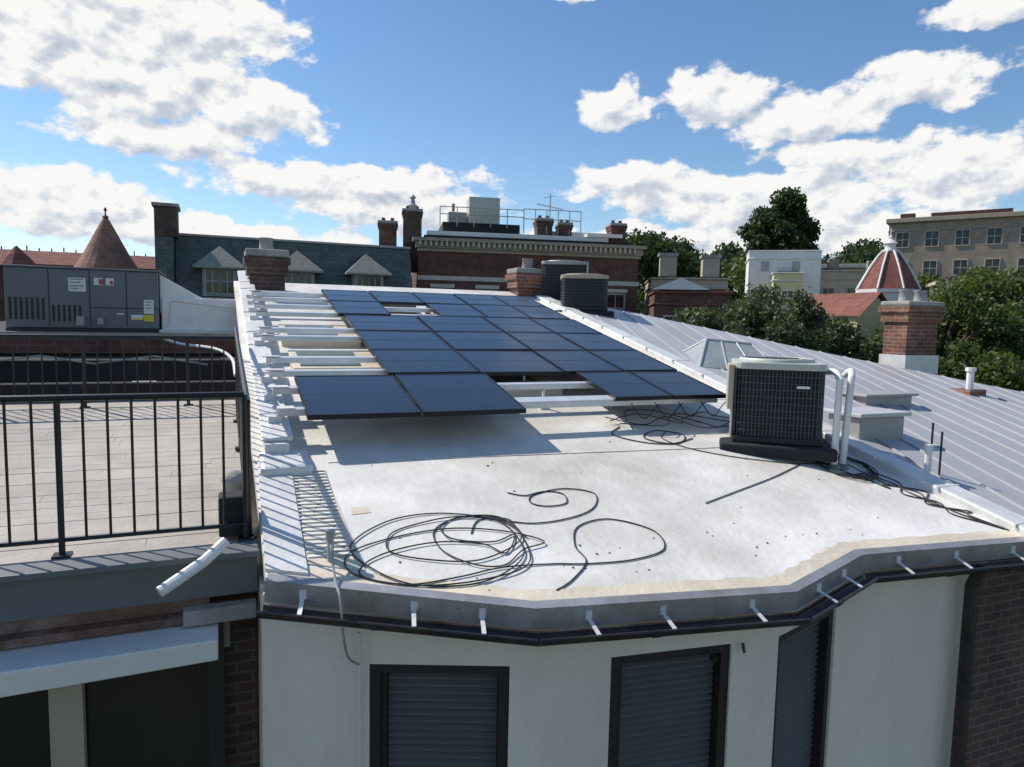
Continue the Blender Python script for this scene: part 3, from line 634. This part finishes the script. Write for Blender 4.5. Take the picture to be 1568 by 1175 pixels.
E=block('tan_row_house',(45.3,43.5,0),rad(-38),5.5,6,-9,4.6,'tan',3,3,.8,1.3,fmat='tan',trim='tan',ch=.15,corn=.15)
P().box(1,1.8,1,1.8,4.85,5.7).box(4,4.6,1,1.8,4.85,5.6).make('chimneys','tanbrick',E)
E=block('tan_row_house',(26.5,39.5,0),rad(-30),5.0,6,-9,3.0,'tan',2,3,.8,1.3,fmat='tan',trim='cornice',ch=.12,corn=.15)
P().box(.6,1.7,.6,1.6,3.2,4.6).box(3.4,4.5,.6,1.6,3.2,4.5).make('chimneys','tan',E)
P().box(.5,1.8,.5,1.7,4.603,4.8).box(3.3,4.6,.5,1.7,4.503,4.7).make('chimney_caps','conc',E)
E=block('brick_row_house',(22.4,33.0,0),rad(-30),4.2,6,-9,1.75,'brickfar',2,3,.9,1.4,fmat='stone',trim='redtile',ch=.15,corn=.15)
P().add([(-.2,-.3,1.95),(3.0,-.3,1.95),(1.4,-.3,2.6),(-.2,2.5,1.95),(3.0,2.5,1.95),(1.4,2.5,2.6)],[(0,1,2),(0,2,5,3),(1,4,5,2)]).make('small_gable','white',E)
T1=group('red_dome_turret_house'); cx,cy=36.9,30.0
P().lathe(cx,cy,[(1.6,-9),(1.6,2.1),(1.8,2.15),(1.8,2.35)],8,rad(22.5)).make('drum','white',T1)
prof=[(1.75,2.35),(1.42,3.0),(1.05,3.7),(.60,4.4),(.40,4.62)]
P().lathe(cx,cy,prof,8,rad(22.5)).make('dome_roof','redtile',T1)
p=P()
for k in range(8):
    t=rad(22.5)+k*math.pi/4; p.tube([(cx+(r+.03)*math.cos(t),cy+(r+.03)*math.sin(t),z+.02) for r,z in prof],.065,6)
p.make('dome_ribs','white',T1)
P().lathe(cx,cy,[(.45,4.6),(.45,4.72),(.3,4.75),(.3,5.05),(.42,5.1),(.2,5.3),(.12,5.35),(.12,5.5),(.04,5.6),(.03,5.95),(.0,6.0)],10).make('lantern','white',T1)
P().box(33.2,36.0,28.8,34,-9,.7).make('gable_walls','yellowp',T1)
P().add([(33,28.5,.7),(36.2,28.5,.7),(34.6,28.5,2.1),(33,34,.7),(36.2,34,.7),(34.6,34,2.1)],[(0,2,5,3),(1,4,5,2)]).make('gable_roof','redtile',T1)
P().add([(33.2,28.8,.7),(36.0,28.8,.7),(34.6,28.8,1.95)],[(0,1,2)]).make('gable_front','yellowp',T1)
P().box(38.5,44,27,33,-9,1.3).make('wing','white',T1)
for i,(x,y,w,z,mt) in enumerate(((56,36,5,3.0,'white'),(62,38,6,3.6,'tan'),(68,40,7,3.0,'white'),(50,52,9,5.6,'tanbrick'),(58,58,6,5.2,'brickfar'),(66,48,8,4.5,'tan'))):
    block('row_house_far',(x,y,0),rad(-45),w,7,-6,z,mt,3,2,.9,1.4,side=False)
# ------------------------------------------------------------------ trees
def leaves(centers,radii,n,size,name,mat,parent=None,flat=.8):
    centers=np.array(centers);radii=np.array(radii);w=radii**2;w=w/w.sum()
    idx=rng.choice(len(centers),n,p=w); d=rng.normal(size=(n,3)); d/=np.linalg.norm(d,axis=1)[:,None]
    r=radii[idx]*(rng.random(n)**.45)*(1+.14*rng.normal(size=n)); pos=centers[idx]+d*r[:,None]*np.array([1,1,flat])
    a=rng.normal(size=(n,3))+d*.6; a/=np.linalg.norm(a,axis=1)[:,None]; b=np.cross(a,rng.normal(size=(n,3))); b/=np.linalg.norm(b,axis=1)[:,None]; c=np.cross(a,b)
    s=size*(.6+.8*rng.random(n))[:,None]
    v=np.stack([pos-b*s*.5,pos+c*s*.35,pos+b*s*.6,pos-c*s*.35],1).reshape(-1,3)
    me=bpy.data.meshes.new(name); me.vertices.add(4*n); me.vertices.foreach_set('co',v.ravel()); me.loops.add(4*n); me.loops.foreach_set('vertex_index',np.arange(4*n))
    me.polygons.add(n); me.polygons.foreach_set('loop_start',np.arange(0,4*n,4)); me.polygons.foreach_set('loop_total',np.full(n,4)); me.update(calc_edges=True); me.materials.append(M[mat])
    o=bpy.data.objects.new(name,me); COL.objects.link(o)
    if parent: o.parent=parent
    return o
def tree(name,x,y,zb,zt,rx,n,size,mat,nc=22):
    E=group(name); h=zt-zb; cs=[];rs=[]; p=P(); ch=min(h*.62,rx*2.2); zc=zt-ch/2
    p.tube(smoothpts([(x,y,zb),(x+.1,y,zb+h*.25),(x-.1,y+.1,zc)],5),.035*h*.5,8)
    for i in range(nc):
        d=rng.normal(size=3); d/=np.linalg.norm(d); k=.35+.5*rng.random(); r=rx*(.18+.2*rng.random())
        c=(x+d[0]*k*rx,y+d[1]*k*rx,zc+d[2]*k*ch/2*1.05-r*.1); cs.append(c);rs.append(r)
        p.tube([(x,y,zc-ch*.3),((x+c[0])/2,(y+c[1])/2,(zc+c[2])/2-.2),c],.02+.006*h,5)
    p.make('trunk_and_limbs','bark',E); leaves(cs,rs,n,size,'foliage',mat,E)
tree('deciduous_tree',17.2,20.5,-11,1.65,2.5,24000,.15,'leafC',34)
tree('deciduous_tree',20.0,21.5,-11,1.9,2.8,26000,.15,'leafC',36)
tree('deciduous_tree',23.4,22.0,-11,1.5,2.8,26000,.15,'leafC',34)
tree('deciduous_tree',33.5,24.0,-11,3.4,4.0,24000,.22,'leafB',40)
tree('deciduous_tree',37.5,24.5,-11,3.2,3.6,20000,.22,'leafB',36)
tree('deciduous_tree',30.0,19.0,-11,.2,3.2,20000,.20,'leafB',34)
tree('deciduous_tree',36.0,20.5,-11,1.3,3.6,20000,.20,'leafB',34)
tree('deciduous_tree',46.5,30.5,-11,5.2,4.5,18000,.30,'leafB',30)
tree('deciduous_tree',66,70,-6,17.0,5.5,22000,.5,'leafA',36)
cs=[];rs=[]
for i in range(260):
    k=.62+.95*rng.random(); y=76+rng.random()*22; top=.150+.012*math.sin(k*22)+.006*math.sin(k*55)
    if k>1.05: top+=.018
    z=y*top-abs(rng.normal())*4.2; r=1.8+1.7*rng.random(); cs.append((k*y,y,z-r*.8)); rs.append(r)
leaves(cs,rs,110000,.62,'background_trees','leafA')
cs=[];rs=[]
for i in range(60):
    k=.85+.55*rng.random(); y=52+rng.random()*16; top=.085+.04*rng.random()
    cs.append((k*y,y,y*top-1.5)); rs.append(1.2+1.3*rng.random())
leaves(cs,rs,36000,.42,'garden_trees','leafB')
cs=[];rs=[]
for i in range(160):
    an=rng.random()*6.28; R0=260+rng.random()*80; cs.append((R0*math.sin(an),R0*math.cos(an),2+rng.random()*6)); rs.append(9+6*rng.random())
leaves(cs,rs,40000,3.,'distant_tree_line','leafA')
# ------------------------------------------------------------------ light, sky
Sd=Vector((-.50,.545,.76)).normalized()
elev=math.asin(Sd.z); rot=math.atan2(Sd.x,Sd.y)
sl=bpy.data.lights.new('sun','SUN'); sl.energy=4.9; sl.angle=rad(.53); sl.color=(1,.935,.84)
so=bpy.data.objects.new('sun',sl); COL.objects.link(so); so.rotation_euler=Sd.to_track_quat('Z','Y').to_euler(); so.location=(0,0,50)
w=bpy.data.worlds.new('World'); scene.world=w; w.use_nodes=True; nt=w.node_tree; nt.nodes.clear()
sky=nt.nodes.new('ShaderNodeTexSky'); sky.sky_type='NISHITA'; sky.sun_disc=False; sky.sun_elevation=elev; sky.sun_rotation=rot; sky.air_density=1.0; sky.dust_density=.2; sky.ozone_density=2.8; sky.altitude=50
hs=nt.nodes.new('ShaderNodeHueSaturation'); hs.inputs['Saturation'].default_value=1.12; nt.links.new(sky.outputs[0],hs.inputs['Color'])
bg=nt.nodes.new('ShaderNodeBackground'); bg.inputs[1].default_value=.138
nt.links.new(hs.outputs[0],bg.inputs[0])
def mth(op,a,b=None,c=None,clamp=False):
    n=nt.nodes.new('ShaderNodeMath'); n.operation=op; n.use_clamp=clamp
    for i,v in enumerate((a,b,c)):
        if v is None: continue
        if isinstance(v,(int,float)): n.inputs[i].default_value=v
        else: nt.links.new(v,n.inputs[i])
    return n.outputs[0]
def vm(op,a,b):
    n=nt.nodes.new('ShaderNodeVectorMath'); n.operation=op
    for i,v in enumerate((a,b)):
        if v is None: continue
        if isinstance(v,tuple): n.inputs[i].default_value=v
        else: nt.links.new(v,n.inputs[i])
    return n
tc=nt.nodes.new('ShaderNodeTexCoord'); sp=nt.nodes.new('ShaderNodeSeparateXYZ'); nt.links.new(tc.outputs['Generated'],sp.inputs[0])
az=mth('MULTIPLY',mth('ARCTAN2',sp.outputs[0],sp.outputs[1]),57.2958); el=mth('MULTIPLY',mth('ARCSINE',sp.outputs[2]),57.2958)
cb=nt.nodes.new('ShaderNodeCombineXYZ'); nt.links.new(az,cb.inputs[0]); nt.links.new(el,cb.inputs[1]); vec=cb.outputs[0]
blobs=[(-10.8,18.1,7.5,4.1),(-1.7,20.1,9.0,3.0),(-4.8,15.9,11.4,3.0),(2.9,15.1,6.2,2.3),(-3.9,12.6,7.6,1.6),(-8.9,7.9,7.6,2.2),(8.8,10.5,13,1.8),(-1.7,6.0,15,1.5),(14,8.7,9.5,1.9),
(30.4,16.6,3.1,1.9),(37.9,16.9,5.,2.3),(45.2,15.2,6.7,2.2),(51.9,16.7,5.4,2.0),(46.1,12.7,6,1.2),(33.3,10.9,6.4,2.1),(41.8,9.7,12,2.4),(54.9,10.9,7,2.8),(44.2,6.8,22,1.9),(27.5,24.6,4,.9),(56.5,20.4,4.5,1.3),
(95,16,28,6),(-50,14,24,5),(150,18,30,6),(-130,15,34,6),(20,50,16,6)]
wn=N(nt,'ShaderNodeTexNoise',Scale=.32,Detail=3.); nt.links.new(vec,wn.inputs['Vector'])
q=vm('ADD',vec,vm('MULTIPLY',vm('SUBTRACT',wn.outputs['Color'],(.5,.5,.5)).outputs[0],(4.0,2.2,0)).outputs[0]).outputs[0]
def field(q):
    acc=None
    for (a,e,ww,hh) in blobs:
        n=nt.nodes.new('ShaderNodeVectorMath'); n.operation='MULTIPLY_ADD'; nt.links.new(q,n.inputs[0]); n.inputs[1].default_value=(1/ww,1/hh,0); n.inputs[2].default_value=(-a/ww,-e/hh,0)
        l=vm('LENGTH',n.outputs[0],None).outputs['Value']
        acc=l if acc is None else mth('SMOOTH_MIN',acc,l,.15)
    return mth('MAXIMUM',mth('SUBTRACT',1.,acc),-1.)
base=field(q); baseU=field(vm('ADD',q,(-.4,1.0,0)).outputs[0])
def fbm(v,sc=.30,det=8.,ro=.57):
    n1=N(nt,'ShaderNodeTexNoise',Scale=sc,Detail=det,Roughness=ro); nt.links.new(vm('MULTIPLY',v,(1,1.5,1)).outputs[0],n1.inputs['Vector']); return n1.outputs['Fac']
nA=fbm(vec,.36); nB=fbm(vm('ADD',vec,(-.5,.75,0)).outputs[0],.36,6.)
d0=mth('ADD',mth('MULTIPLY',base,1.35),mth('MULTIPLY',mth('SUBTRACT',nA,.52),2.1))
mr=nt.nodes.new('ShaderNodeMapRange'); mr.interpolation_type='SMOOTHSTEP'; mr.inputs[1].default_value=.0; mr.inputs[2].default_value=.34; nt.links.new(d0,mr.inputs[0])
sh=mth('MULTIPLY_ADD',mth('SUBTRACT',nA,nB),2.0,.70)
sh=mth('ADD',sh,mth('MULTIPLY',mth('SUBTRACT',base,baseU),.55))
thick=mth('MULTIPLY',mth('MULTIPLY',d0,.5,clamp=True),.22)
sh2=mth('SUBTRACT',sh,thick,clamp=True)
cr=nt.nodes.new('ShaderNodeValToRGB'); cr.color_ramp.elements[0].position=.0; cr.color_ramp.elements[0].color=(.42,.48,.58,1); cr.color_ramp.elements[1].position=.72; cr.color_ramp.elements[1].color=(.95,.945,.93,1)
e=cr.color_ramp.elements.new(.38); e.color=(.62,.67,.745,1); nt.links.new(sh2,cr.inputs[0])
bc=nt.nodes.new('ShaderNodeBackground'); nt.links.new(cr.outputs[0],bc.inputs[0]); bc.inputs[1].default_value=1.0
mx=nt.nodes.new('ShaderNodeMixShader'); nt.links.new(mr.outputs[0],mx.inputs[0]); nt.links.new(bg.outputs[0],mx.inputs[1]); nt.links.new(bc.outputs[0],mx.inputs[2])
ow=nt.nodes.new('ShaderNodeOutputWorld'); nt.links.new(mx.outputs[0],ow.inputs[0])
w.cycles.sampling_method='MANUAL'; w.cycles.sample_map_resolution=512
scene.view_settings.view_transform='Standard'; scene.view_settings.look='None'; scene.view_settings.exposure=0
# ------------------------------------------------------------------ camera
cd=bpy.data.cameras.new('camera'); cd.sensor_width=36; cd.lens=24.34; cd.clip_end=4000; cd.clip_start=.05
co=bpy.data.objects.new('camera',cd); COL.objects.link(co); co.location=(0,0,0); co.rotation_euler=(rad(84.878),rad(-1.195),rad(-22.664)); scene.camera=co
